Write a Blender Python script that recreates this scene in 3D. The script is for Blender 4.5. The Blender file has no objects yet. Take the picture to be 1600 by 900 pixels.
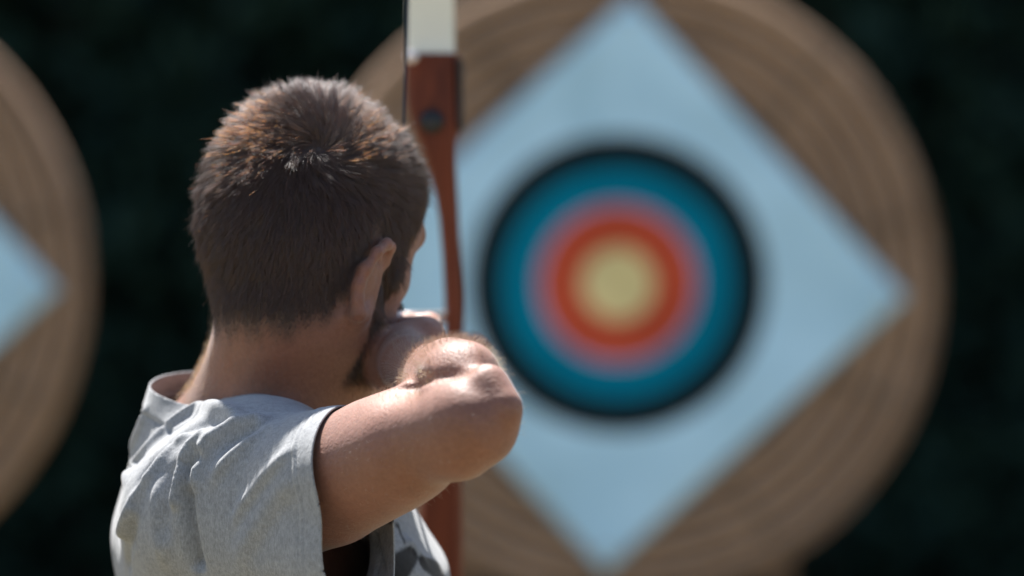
import bpy, bmesh, math, random
import numpy as np
import openvdb
from mathutils import Vector, Matrix
from mathutils.bvhtree import BVHTree
from mathutils.kdtree import KDTree

rng = np.random.default_rng(7)
random.seed(7)
scn = bpy.context.scene
COL = scn.collection
R = math.radians

# ------------------------------------------------------------------ camera, light
CAM_Z, PITCH, LENS = 1.74, R(2.5), 135.0
FPX = 1600 * LENS / 36.0
cam_d = bpy.data.cameras.new("camera")
cam = bpy.data.objects.new("camera", cam_d)
COL.objects.link(cam)
cam.location = (0, 0, CAM_Z)
cam.rotation_euler = (R(90) - PITCH, 0, 0)
cam_d.lens = LENS
cam_d.sensor_width = 36
cam_d.clip_start = 0.05
cam_d.clip_end = 500
cam_d.dof.use_dof = True
cam_d.dof.focus_distance = 2.90
cam_d.dof.aperture_fstop = 2.9
scn.camera = cam

SUN = np.array([-0.20, 0.57, 1.0]); SUN /= np.linalg.norm(SUN)
sun_el = math.asin(SUN[2]); sun_az = math.atan2(SUN[0], SUN[1])
w = bpy.data.worlds.new("World"); scn.world = w; w.use_nodes = True
nt = w.node_tree
sky = nt.nodes.new("ShaderNodeTexSky"); sky.sky_type = 'NISHITA'; sky.sun_disc = False
sky.sun_elevation = sun_el; sky.sun_rotation = sun_az
nt.links.new(sky.outputs[0], nt.nodes["Background"].inputs[0])
nt.nodes["Background"].inputs[1].default_value = 0.07
sl = bpy.data.lights.new("sun", 'SUN'); sl.energy = 5.0; sl.angle = R(0.5); sl.color = (1, .98, .95)
so = bpy.data.objects.new("sun", sl); COL.objects.link(so); so.location = (-3, 3, 12)
so.rotation_euler = Vector(SUN).to_track_quat('Z', 'Y').to_euler()
scn.view_settings.view_transform = 'Standard'
scn.view_settings.look = 'None'
scn.view_settings.exposure = 1.48
scn.view_settings.gamma = 1.0

fw = np.array([0, math.cos(PITCH), -math.sin(PITCH)]); up = np.array([0, math.sin(PITCH), math.cos(PITCH)])
rt = np.array([1.0, 0, 0]); CAM = np.array([0, 0, CAM_Z])


def W(px, py, d):
    """a point at depth d seen at (px, py) of the 1600 x 900 photograph"""
    return CAM + d * (fw + rt * (px - 800) / FPX + up * (450 - py) / FPX)


def ray(px, py):
    v = fw + rt * (px - 800) / FPX + up * (450 - py) / FPX
    return v / np.linalg.norm(v)


def unit(v):
    v = np.asarray(v, float); return v / np.linalg.norm(v)


# ------------------------------------------------------------------ object helpers
def tag(o, label=None, cat=None, group=None, kind=None):
    for k, v in (("label", label), ("category", cat), ("group", group), ("kind", kind)):
        if v: o[k] = v
    return o


def mesh_obj(name, V, F, mat=None, parent=None, smooth=True):
    me = bpy.data.meshes.new(name)
    me.from_pydata([tuple(v) for v in np.asarray(V, float)], [], [tuple(int(i) for i in f) for f in F])
    me.update()
    if smooth: me.polygons.foreach_set("use_smooth", [True] * len(me.polygons))
    if mat: me.materials.append(mat)
    o = bpy.data.objects.new(name, me); COL.objects.link(o)
    if parent: attach(o, parent)
    return o


def attach(o, parent):
    o.parent = parent
    o.matrix_parent_inverse = Matrix.Translation(-parent.location)


def empty(name, loc):
    o = bpy.data.objects.new(name, None); COL.objects.link(o); o.location = tuple(loc); o.empty_display_size = .1
    return o


class MB:
    """collects simple solids into one mesh"""
    def __init__(s): s.V = []; s.F = []

    def add(s, V, F):
        n = len(s.V); s.V += [tuple(map(float, v)) for v in V]; s.F += [tuple(i + n for i in f) for f in F]

    def tube(s, pts, rad, n=10, caps=True, flat=None):
        pts = np.asarray(pts, float); m = len(pts)
        rad = np.full(m, rad) if np.isscalar(rad) else np.asarray(rad, float)
        V = []; ref = np.array([.13, .21, 1.0]) if flat is None else np.asarray(flat[0], float)
        for i in range(m):
            t = unit(pts[min(i + 1, m - 1)] - pts[max(i - 1, 0)])
            a = unit(np.cross(ref, t)) if abs(np.dot(unit(ref), t)) < .98 else unit(np.cross([1, 0, 0], t))
            b = np.cross(t, a); sy = 1.0 if flat is None else flat[1]
            for k in range(n):
                an = 2 * math.pi * k / n
                V.append(pts[i] + rad[i] * (math.cos(an) * a + sy * math.sin(an) * b))
        F = [(i * n + k, i * n + (k + 1) % n, (i + 1) * n + (k + 1) % n, (i + 1) * n + k) for i in range(m - 1) for k in range(n)]
        if caps: F += [tuple(range(n))[::-1], tuple(range((m - 1) * n, m * n))]
        s.add(V, F)

    def box(s, a, b, wv, hv):
        """a bar from a to b with half-extent vectors wv and hv"""
        a, b, wv, hv = (np.asarray(q, float) for q in (a, b, wv, hv))
        V = [p + i * wv + j * hv for p in (a, b) for i, j in ((-1, -1), (1, -1), (1, 1), (-1, 1))]
        s.add(V, [(3, 2, 1, 0), (4, 5, 6, 7), (0, 1, 5, 4), (1, 2, 6, 5), (2, 3, 7, 6), (3, 0, 4, 7)])

    def build(s, name, mat, parent=None, smooth=False, bevel=0):
        o = mesh_obj(name, s.V, s.F, mat, parent, smooth)
        if bevel:
            b = o.modifiers.new("bevel", 'BEVEL'); b.width = bevel; b.segments = 2; b.limit_method = 'ANGLE'
        return o


# ------------------------------------------------------------------ materials
def mat(name):
    m = bpy.data.materials.new(name); m.use_nodes = True
    n = m.node_tree.nodes; return m, n, m.node_tree.links, n["Principled BSDF"]


def noise(n, l, scale, detail=4, rough=.6, coord=None, dist=0.0):
    t = n.new("ShaderNodeTexNoise"); t.inputs["Scale"].default_value = scale
    t.inputs["Detail"].default_value = detail; t.inputs["Roughness"].default_value = rough
    t.inputs["Distortion"].default_value = dist
    if coord: l.new(coord, t.inputs["Vector"])
    return t


def ramp(n, l, fac, stops):
    r = n.new("ShaderNodeValToRGB"); el = r.color_ramp.elements
    while len(el) < len(stops): el.new(.5)
    for e, (p, c) in zip(el, stops): e.position = p; e.color = (*c, 1)
    l.new(fac, r.inputs[0]); return r


def mixc(n, l, fac, a, b, blend='MIX'):
    m = n.new("ShaderNodeMix"); m.data_type = 'RGBA'; m.blend_type = blend
    for s_, v in ((m.inputs[0], fac), (m.inputs[6], a), (m.inputs[7], b)):
        if isinstance(v, bpy.types.NodeSocket): l.new(v, s_)
        elif isinstance(v, (int, float)): s_.default_value = v
        else: s_.default_value = (*v, 1)
    return m.outputs[2]


def bump(n, l, h, strength, dist, prev=None):
    b = n.new("ShaderNodeBump"); b.inputs["Strength"].default_value = strength; b.inputs["Distance"].default_value = dist
    l.new(h, b.inputs["Height"])
    if prev: l.new(prev, b.inputs["Normal"])
    return b.outputs[0]


def objco(n, l=None, scale=None):
    c = n.new("ShaderNodeTexCoord").outputs["Object"]
    if scale is None: return c
    mp = n.new("ShaderNodeMapping"); mp.inputs["Scale"].default_value = scale; l.new(c, mp.inputs[0]); return mp.outputs[0]


def attr(n, name):
    a = n.new("ShaderNodeAttribute"); a.attribute_name = name; return a


def skin_mat():
    m, n, l, p = mat("skin")
    co = objco(n)
    big = noise(n, l, 22, 4, .6, co); fine = noise(n, l, 260, 3, .7, co); frk = noise(n, l, 120, 2, .5, co)
    base = ramp(n, l, big.outputs[0], [(.28, (.20, .080, .046)), (.72, (.275, .116, .071))])
    c = mixc(n, l, .30, base.outputs[0], ramp(n, l, fine.outputs[0], [(.3, (.15, .051, .028)), (.7, (.33, .148, .094))]).outputs[0])
    fr = ramp(n, l, frk.outputs[0], [(.62, (0, 0, 0)), (.74, (.45, .45, .45))])
    c = mixc(n, l, fr.outputs[0], c, (.22, .07, .035))
    at = attr(n, "tint")                       # scalp under the hair, beard shade, lips
    c = mixc(n, l, at.outputs["Alpha"], c, at.outputs["Color"])
    l.new(c, p.inputs["Base Color"])
    p.inputs["Roughness"].default_value = .57
    p.inputs["Sheen Weight"].default_value = .18; p.inputs["Sheen Roughness"].default_value = .45
    p.inputs["Subsurface Weight"].default_value = .22
    p.inputs["Subsurface Radius"].default_value = (.9, .35, .18)
    p.inputs["Subsurface Scale"].default_value = .006
    p.inputs["Specular IOR Level"].default_value = .58
    vor = n.new("ShaderNodeTexVoronoi"); vor.inputs["Scale"].default_value = 620; l.new(co, vor.inputs["Vector"])
    b = bump(n, l, vor.outputs["Distance"], .4, .0006)
    b = bump(n, l, fine.outputs[0], .4, .0011, b)
    b = bump(n, l, noise(n, l, 75, 4, .65, co).outputs[0], .35, .0014, b)
    l.new(b, p.inputs["Normal"])
    return m


def cloth_mat():
    m, n, l, p = mat("heather_jersey")
    co = objco(n)
    st = objco(n, l, (900, 900, 240))
    f1 = noise(n, l, 1.0, 2, .6, st)
    f2 = noise(n, l, 1500, 2, .7, co)
    f3 = noise(n, l, 30, 3, .6, co)
    f4 = noise(n, l, 190, 4, .75, co)
    c = ramp(n, l, f1.outputs[0], [(.32, (.112, .114, .117)), (.52, (.25, .253, .257)), (.72, (.39, .397, .404))]).outputs[0]
    c = mixc(n, l, .35, c, ramp(n, l, f2.outputs[0], [(.35, (.15, .15, .155)), (.65, (.46, .465, .475))]).outputs[0])
    c = mixc(n, l, .30, c, ramp(n, l, f4.outputs[0], [(.36, (.17, .17, .17)), (.64, (.46, .46, .46))]).outputs[0])
    c = mixc(n, l, .15, c, ramp(n, l, f3.outputs[0], [(.3, (.24, .24, .24)), (.7, (.38, .38, .38))]).outputs[0])
    at = attr(n, "print")
    c = mixc(n, l, at.outputs["Fac"], c, (.012, .012, .013))
    l.new(c, p.inputs["Base Color"])
    p.inputs["Roughness"].default_value = .92
    p.inputs["Specular IOR Level"].default_value = .15
    p.inputs["Sheen Weight"].default_value = .25
    p.inputs["Sheen Roughness"].default_value = .5
    b = bump(n, l, f1.outputs[0], .35, .0008)
    b = bump(n, l, f2.outputs[0], .3, .0005, b)
    b = bump(n, l, f4.outputs[0], .4, .0012, b)
    l.new(b, p.inputs["Normal"])
    return m


def hair_mat(name, melanin, red, rough=.32, rand=.35, matte=0, mcol=(.2, .15, .12), ior=1.55):
    m = bpy.data.materials.new(name); m.use_nodes = True
    n = m.node_tree.nodes; l = m.node_tree.links
    for x in list(n):
        if x.type == 'BSDF_PRINCIPLED': n.remove(x)
    h = n.new("ShaderNodeBsdfHairPrincipled"); h.parametrization = 'MELANIN'
    h.inputs["Melanin"].default_value = melanin; h.inputs["Melanin Redness"].default_value = red
    h.inputs["Roughness"].default_value = rough; h.inputs["Radial Roughness"].default_value = .42
    h.inputs["Random Color"].default_value = rand; h.inputs["IOR"].default_value = ior
    out = [x for x in n if x.type == 'OUTPUT_MATERIAL'][0]
    if matte:
        d = n.new("ShaderNodeBsdfPrincipled"); d.inputs["Base Color"].default_value = (*mcol, 1)
        d.inputs["Roughness"].default_value = .38; d.inputs["Specular IOR Level"].default_value = .5
        mx = n.new("ShaderNodeMixShader"); mx.inputs[0].default_value = matte
        l.new(h.outputs[0], mx.inputs[1]); l.new(d.outputs[0], mx.inputs[2]); l.new(mx.outputs[0], out.inputs[0])
    else: l.new(h.outputs[0], out.inputs[0])
    return m


def plain(name, col, rough=.6, metal=0, var=.15, scale=40, spec=.5):
    m, n, l, p = mat(name)
    t = noise(n, l, scale, 4, .6, objco(n))
    c = np.array(col)
    l.new(ramp(n, l, t.outputs[0], [(.3, tuple(c * (1 - var))), (.7, tuple(np.minimum(c * (1 + var), 1)))]).outputs[0], p.inputs["Base Color"])
    p.inputs["Roughness"].default_value = rough; p.inputs["Metallic"].default_value = metal
    p.inputs["Specular IOR Level"].default_value = spec
    return m


def wood_mat(name, a, b, scale, rough):
    m, n, l, p = mat(name)
    co = objco(n, l, scale)
    t = noise(n, l, 1, 5, .6, co, 1.2)
    l.new(ramp(n, l, t.outputs[0], [(.3, a), (.7, b)]).outputs[0], p.inputs["Base Color"])
    p.inputs["Roughness"].default_value = rough; p.inputs["Specular IOR Level"].default_value = .2
    l.new(bump(n, l, t.outputs[0], .2, .002), p.inputs["Normal"])
    return m


# ------------------------------------------------------------------ signed distance modelling
class Field:
    def __init__(s, lo, hi, h, far=.03):
        s.lo = np.array(lo, float); s.h = h; s.far = far
        s.n = np.ceil((np.array(hi) - s.lo) / h).astype(int) + 1
        s.D = np.full(s.n, far, np.float32)

    def block(s, lo, hi):
        i0 = np.clip(np.floor((np.array(lo) - s.lo) / s.h).astype(int), 0, s.n)
        i1 = np.clip(np.ceil((np.array(hi) - s.lo) / s.h).astype(int) + 1, 0, s.n)
        sl_ = tuple(slice(a, b) for a, b in zip(i0, i1))
        ax = [(s.lo[k] + s.h * np.arange(i0[k], i1[k])).astype(np.float32) for k in range(3)]
        return sl_, ax[0][:, None, None], ax[1][None, :, None], ax[2][None, None, :]

    def merge(s, sl_, d, k, sub=False):
        a = s.D[sl_]
        if sub:
            d = -d
            hh = np.clip(.5 - .5 * (d - a) / k, 0, 1); r = a * hh + d * (1 - hh) + k * hh * (1 - hh)
            s.D[sl_] = np.maximum(a, np.minimum(r, s.far))
        else:
            hh = np.clip(.5 + .5 * (a - d) / k, 0, 1); r = d * hh + a * (1 - hh) - k * hh * (1 - hh)
            s.D[sl_] = np.minimum(r, s.far)

    def cap(s, a, b, ra, rb, k=.01, sub=False, squash=None):
        """a tapered capsule; squash = (direction, factor) flattens it along a direction"""
        a = np.asarray(a, float); b = np.asarray(b, float); m = max(ra, rb) * (1 if squash is None else max(1, squash[1])) + s.far
        sl_, x, y, z = s.block(np.minimum(a, b) - m, np.maximum(a, b) + m)
        dx, dy, dz = x - a[0], y - a[1], z - a[2]; v = b - a; vv = max(v @ v, 1e-9)
        t = np.clip((dx * v[0] + dy * v[1] + dz * v[2]) / vv, 0, 1)
        qx, qy, qz = dx - t * v[0], dy - t * v[1], dz - t * v[2]
        if squash is not None:
            u, f = unit(squash[0]), squash[1]
            c = qx * u[0] + qy * u[1] + qz * u[2]; e = c / f - c
            qx = qx + e * u[0]; qy = qy + e * u[1]; qz = qz + e * u[2]
        d = np.sqrt(qx * qx + qy * qy + qz * qz) - (ra + t * (rb - ra))
        if squash is not None: d = d * min(1, squash[1])
        s.merge(sl_, d.astype(np.float32), k, sub)

    def chain(s, pts, rad, k=.01, squash=None):
        for i in range(len(pts) - 1):
            s.cap(pts[i], pts[i + 1], rad[i], rad[i + 1], k if i == 0 else min(k, .006), squash=squash)

    def ell(s, c, r, axes, k=.01, sub=False):
        c = np.asarray(c, float); r = np.asarray(r, float); m = r.max() + s.far
        sl_, x, y, z = s.block(c - m, c + m)
        dx, dy, dz = x - c[0], y - c[1], z - c[2]
        q = [(dx * a[0] + dy * a[1] + dz * a[2]) for a in axes]
        k0 = np.sqrt(sum((qi / ri) ** 2 for qi, ri in zip(q, r)))
        k1 = np.sqrt(sum((qi / ri ** 2) ** 2 for qi, ri in zip(q, r))) + 1e-6
        s.merge(sl_, (k0 * (k0 - 1) / k1).astype(np.float32), k, sub)

    def loft(s, Z, CX, CY, AX, AY, yaw, k=.02, pw=2.3):
        """elliptic sections (half-axes AX along the yaw direction, AY across it) at heights Z"""
        Z, CX, CY, AX, AY = (np.asarray(q, float) for q in (Z, CX, CY, AX, AY))
        o = np.argsort(Z); Z, CX, CY, AX, AY = Z[o], CX[o], CY[o], AX[o], AY[o]
        m = max(AX.max(), AY.max()) + s.far
        sl_, x, y, z = s.block((CX.min() - m, CY.min() - m, Z[0] - s.far), (CX.max() + m, CY.max() + m, Z[-1] + s.far))

        def sm(A):
            zz = z.ravel().astype(float); i = np.clip(np.searchsorted(Z, zz) - 1, 0, len(Z) - 2)
            t = np.clip((zz - Z[i]) / (Z[i + 1] - Z[i]), 0, 1)
            g = np.gradient(A, Z); hh = Z[i + 1] - Z[i]
            r_ = (2 * t ** 3 - 3 * t ** 2 + 1) * A[i] + (t ** 3 - 2 * t ** 2 + t) * hh * g[i] + (-2 * t ** 3 + 3 * t ** 2) * A[i + 1] + (t ** 3 - t ** 2) * hh * g[i + 1]
            return r_.astype(np.float32)[None, None, :]
        cx, cy, ax, ay = sm(CX), sm(CY), sm(AX), sm(AY)
        c_, s_ = math.cos(yaw), math.sin(yaw)
        u = (x - cx) * c_ + (y - cy) * s_; v = -(x - cx) * s_ + (y - cy) * c_
        q = (np.abs(u / ax) ** pw + np.abs(v / ay) ** pw) ** (1 / pw)
        d = (q - 1) * np.minimum(ax, ay)
        dz = np.maximum(Z[0] - z, z - Z[-1])
        d = np.maximum(d, dz)
        s.merge(sl_, d.astype(np.float32), k)

    def mesh(s, iso=0.0):
        g = openvdb.FloatGrid(s.far)
        g.copyFromArray(np.clip(s.D, -s.far, s.far), tolerance=1e-5)
        V, Q = g.convertToQuads(iso)
        V = V.astype(float) * s.h + s.lo
        Q = Q[:, ::-1]
        # outward orientation check
        a, b, c = V[Q[:, 0]], V[Q[:, 1]], V[Q[:, 2]]
        vol = np.einsum('ij,ij->i', a, np.cross(b, c)).sum()
        if vol < 0: Q = Q[:, ::-1]
        return V, Q


def vnormals(V, F):
    N = np.zeros_like(V)
    fn = np.cross(V[F[:, 2]] - V[F[:, 0]], V[F[:, -1]] - V[F[:, 1]]) if F.shape[1] == 4 else np.cross(V[F[:, 1]] - V[F[:, 0]], V[F[:, 2]] - V[F[:, 0]])
    for k in range(F.shape[1]):
        for a in range(3): N[:, a] += np.bincount(F[:, k], fn[:, a], len(V))
    return N / (np.linalg.norm(N, axis=1, keepdims=True) + 1e-12)


def smooth_verts(V, F, it, lam=.5, mask=None):
    E = np.concatenate([F[:, [i, (i + 1) % F.shape[1]]] for i in range(F.shape[1])])
    E = np.concatenate([E, E[:, ::-1]])
    deg = np.bincount(E[:, 0], minlength=len(V))[:, None]
    for _ in range(it):
        A = np.stack([np.bincount(E[:, 0], V[E[:, 1], k], len(V)) for k in range(3)], 1) / np.maximum(deg, 1)
        d = lam * (A - V)
        V = V + (d if mask is None else d * mask[:, None])
    return V


def keep_big(V, F):
    """drop stray islands"""
    par = np.arange(len(V))
    E = np.concatenate([F[:, [i, (i + 1) % F.shape[1]]] for i in range(F.shape[1])])
    for _ in range(200):
        r = par[E]; lo, hi = r.min(1), r.max(1)
        if (lo == hi).all(): break
        np.minimum.at(par, hi, lo)
        while True:
            q = par[par]
            if (q == par).all(): break
            par = q
    c = np.bincount(par, minlength=len(V)); best = c.argmax()
    F = F[par[F[:, 0]] == best]
    u, inv = np.unique(F, return_inverse=True)
    return V[u], inv.reshape(F.shape)


def clip_tris(V, F, g):
    """keep g < 0, cutting triangles along g = 0"""
    g = np.where(np.abs(g) < 1e-7, 1e-7, g)
    ins = g < 0; c = ins[F].sum(1)
    out = [F[c == 3]]; V = list(map(tuple, V)); cache = {}

    def cut(i, j):
        key = (i, j) if i < j else (j, i)
        if key not in cache:
            t = g[i] / (g[i] - g[j]); a, b = np.array(V[i]), np.array(V[j])
            cache[key] = len(V); V.append(tuple(a + t * (b - a)))
        return cache[key]
    new = []
    for f in F[(c == 1) | (c == 2)]:
        k = [q for q in range(3) if ins[f[q]]]
        if len(k) == 1:
            a, b, d = f[k[0]], f[(k[0] + 1) % 3], f[(k[0] + 2) % 3]; new.append((a, cut(a, b), cut(a, d)))
        else:
            o = [q for q in range(3) if not ins[f[q]]][0]
            a, b, d = f[o], f[(o + 1) % 3], f[(o + 2) % 3]; p, q = cut(a, b), cut(d, a)
            new += [(p, b, d), (p, d, q)]
    if new: out.append(np.array(new))
    F = np.concatenate(out); V = np.array(V)
    u, inv = np.unique(F, return_inverse=True)
    return V[u], inv.reshape(F.shape), len(cache)


def tris(Q): return np.concatenate([Q[:, [0, 1, 2]], Q[:, [0, 2, 3]]])


def poly_dist(P, line):
    """distance of points P to a 3-D polyline and the parameter 0..1 along it"""
    best = np.full(len(P), 9.0); tt = np.zeros(len(P)); line = np.asarray(line)
    seg = np.linalg.norm(np.diff(line, axis=0), axis=1); cum = np.concatenate([[0], np.cumsum(seg)])
    for i in range(len(line) - 1):
        v = line[i + 1] - line[i]; q = P - line[i]
        t = np.clip(q @ v / (v @ v + 1e-12), 0, 1)
        d = np.linalg.norm(q - t[:, None] * v, axis=1); m = d < best
        best[m] = d[m]; tt[m] = (cum[i] + t[m] * seg[i]) / cum[-1]
    return best, tt


# ================================================================== SETTING
def ground():
    m, n, l, p = mat("dry_grass")
    co = objco(n)
    a = noise(n, l, .5, 5, .6, co); b = noise(n, l, 60, 3, .7, co)
    c = ramp(n, l, a.outputs[0], [(.35, (.13, .11, .05)), (.65, (.22, .17, .095))]).outputs[0]
    c = mixc(n, l, .4, c, ramp(n, l, b.outputs[0], [(.3, (.09, .085, .03)), (.7, (.24, .19, .11))]).outputs[0])
    l.new(c, p.inputs["Base Color"]); p.inputs["Roughness"].default_value = .95
    l.new(bump(n, l, b.outputs[0], .8, .03), p.inputs["Normal"])
    xs = np.concatenate([np.linspace(-150, -12, 12), np.linspace(-10, 10, 50), np.linspace(12, 150, 12)])
    ys = np.concatenate([np.linspace(-150, -12, 12), np.linspace(-10, 18, 60), np.linspace(20, 200, 14)])
    V = [(x, y, 0.012 * math.sin(x * 1.7) * math.sin(y * 1.3) - .012) for y in ys for x in xs]
    nx = len(xs)
    F = [(j * nx + i, j * nx + i + 1, (j + 1) * nx + i + 1, (j + 1) * nx + i) for j in range(len(ys) - 1) for i in range(nx - 1)]
    tag(mesh_obj("ground", V, F, m), "dry mown grass of the shooting range", kind='structure')


ground()


def hedge():
    """a tall dark hedge behind the targets: twigs in the core, leaves in clumps"""
    root = empty("evergreen_hedge", (0, 13.8, 0))
    tag(root, "tall dark green evergreen hedge behind both straw targets", "hedge")
    lm, n, l, p = mat("hedge_leaf")
    g = n.new("ShaderNodeNewGeometry")
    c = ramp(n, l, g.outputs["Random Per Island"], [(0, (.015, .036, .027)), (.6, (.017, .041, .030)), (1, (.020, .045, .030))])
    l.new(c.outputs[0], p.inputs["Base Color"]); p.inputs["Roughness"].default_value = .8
    p.inputs["Specular IOR Level"].default_value = .12
    N = 130000
    cl = np.stack([rng.uniform(-13, 13, 20000), rng.uniform(12.8, 14.2, 20000), rng.uniform(0, 6.2, 20000)], 1)
    C = cl[rng.integers(0, len(cl), N)] + rng.normal(0, 1, (N, 3)) * (.16, .13, .16)
    C[:, 2] = np.abs(C[:, 2])
    a = rng.normal(size=(N, 3)); a /= np.linalg.norm(a, axis=1, keepdims=True)
    b = np.cross(a, rng.normal(size=(N, 3))); b /= np.linalg.norm(b, axis=1, keepdims=True)
    s = rng.uniform(.05, .10, (N, 1))
    V = np.stack([C - a * s, C + b * s * .45 , C + a * s, C - b * s * .45], 1).reshape(-1, 3)
    F = np.arange(4 * N).reshape(-1, 4)
    me = bpy.data.meshes.new("foliage"); me.vertices.add(len(V)); me.vertices.foreach_set("co", V.ravel())
    me.loops.add(4 * N); me.loops.foreach_set("vertex_index", F.ravel())
    me.polygons.add(N); me.polygons.foreach_set("loop_start", np.arange(0, 4 * N, 4))
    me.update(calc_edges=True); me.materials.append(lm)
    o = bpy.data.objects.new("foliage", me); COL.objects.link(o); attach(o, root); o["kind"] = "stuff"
    bm_ = plain("hedge_bark", (.02, .017, .013), .9)
    tw = MB()
    for i in range(40):
        x = -13 + 26 * i / 39 + rng.uniform(-.2, .2); y = 13.8 + rng.uniform(-.2, .2)
        pts = [(x, y, -.05), (x + rng.uniform(-.1, .1), y, 2), (x + rng.uniform(-.3, .3), y, 4), (x + rng.uniform(-.4, .4), y, 5.8)]
        tw.tube(pts, [.07, .055, .035, .01], 6)
        for k in range(6):
            z = rng.uniform(.5, 5); dx = rng.uniform(-.6, .6)
            tw.tube([(x, y, z), (x + dx, y + rng.uniform(-.5, .5), z + .5)], [.02, .006], 5)
    t = tw.build("branches", bm_, root); t["kind"] = "stuff"
    # dense dead-wood interior that no light gets through
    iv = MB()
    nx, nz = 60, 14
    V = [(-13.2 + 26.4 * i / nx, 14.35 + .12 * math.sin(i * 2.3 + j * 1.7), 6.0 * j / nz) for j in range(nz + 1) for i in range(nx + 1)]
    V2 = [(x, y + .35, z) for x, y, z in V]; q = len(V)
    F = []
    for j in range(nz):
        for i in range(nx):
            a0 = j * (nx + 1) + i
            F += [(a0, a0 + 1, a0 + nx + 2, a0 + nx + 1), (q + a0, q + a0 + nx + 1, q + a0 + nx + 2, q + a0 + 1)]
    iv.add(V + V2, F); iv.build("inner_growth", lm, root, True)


hedge()


# ------------------------------------------------------------------ straw targets
def straw_mat():
    m, n, l, p = mat("straw")
    at = attr(n, "coil")                       # (angle, turn, 0) along the rope
    mp = n.new("ShaderNodeMapping"); mp.inputs["Scale"].default_value = (9, 26, 8); l.new(at.outputs["Vector"], mp.inputs[0])
    a = noise(n, l, 1, 5, .7, mp.outputs[0], .4)
    b = noise(n, l, 6, 3, .6, objco(n))
    c = ramp(n, l, a.outputs[0], [(.28, (.235, .140, .085)), (.5, (.44, .28, .178)), (.72, (.60, .41, .28))]).outputs[0]
    c = mixc(n, l, .35, c, ramp(n, l, b.outputs[0], [(.3, (.31, .19, .12)), (.7, (.50, .325, .215))]).outputs[0])
    m2 = n.new("ShaderNodeMapping"); m2.inputs["Scale"].default_value = (1.3, .2, 2.7); l.new(at.outputs["Vector"], m2.inputs[0])
    e = noise(n, l, 1, 3, .6, m2.outputs[0], .2)
    c = mixc(n, l, 1.0, c, ramp(n, l, e.outputs[0], [(.32, (.76, .76, .76)), (.68, (1.10, 1.09, 1.06))]).outputs[0], 'MULTIPLY')
    l.new(c, p.inputs["Base Color"]); p.inputs["Roughness"].default_value = .85
    l.new(bump(n, l, a.outputs[0], .9, .008), p.inputs["Normal"])
    return m


STRAW = straw_mat()
BOSS_R, BOSS_T = .70, .13


def paper_mat():
    m, n, l, p = mat("target_paper")
    co = objco(n)
    ln = n.new("ShaderNodeVectorMath"); ln.operation = 'LENGTH'; l.new(co, ln.inputs[0])
    mx = n.new("ShaderNodeMath"); mx.operation = 'MULTIPLY'; mx.inputs[1].default_value = 1.0; l.new(ln.outputs["Value"], mx.inputs[0])
    s = 8 / FPX
    white, black, blue, red, gold, pale = (.56, .82, .98), (.010, .012, .012), (.0, .20, .31), (.62, .092, .042), (.88, .70, .33), (.62, .44, .72)
    stops = [(0, gold), (54 * s, gold), (54 * s, red), (118 * s, red), (118 * s, pale), (125 * s, pale), (125 * s, blue), (180 * s, blue), (180 * s, black), (231 * s, black), (231 * s, white), (440 * s, white)]
    r = ramp(n, l, mx.outputs[0], stops); r.color_ramp.interpolation = 'CONSTANT'
    # thin printed scoring lines
    w_ = noise(n, l, 9, 3, .5, co)
    c = mixc(n, l, .10, r.outputs[0], ramp(n, l, w_.outputs[0], [(.3, (.25, .3, .32)), (.7, (.8, .85, .88))]).outputs[0], 'SOFT_LIGHT')
    c = mixc(n, l, 1.0, c, ramp(n, l, noise(n, l, 3.2, 4, .55, co, .6).outputs[0], [(.30, (.74, .78, .78)), (.60, (1, 1, 1))]).outputs[0], 'MULTIPLY')
    l.new(c, p.inputs["Base Color"]); p.inputs["Roughness"].default_value = .75
    p.inputs["Specular IOR Level"].default_value = .06
    l.new(bump(n, l, noise(n, l, 5, 2, .5, co).outputs[0], .4, .01), p.inputs["Normal"])
    return m


PAPER = paper_mat()
TIMBER = wood_mat("stand_timber", (.075, .05, .035), (.16, .115, .08), (4, 4, 60), .8)


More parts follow.
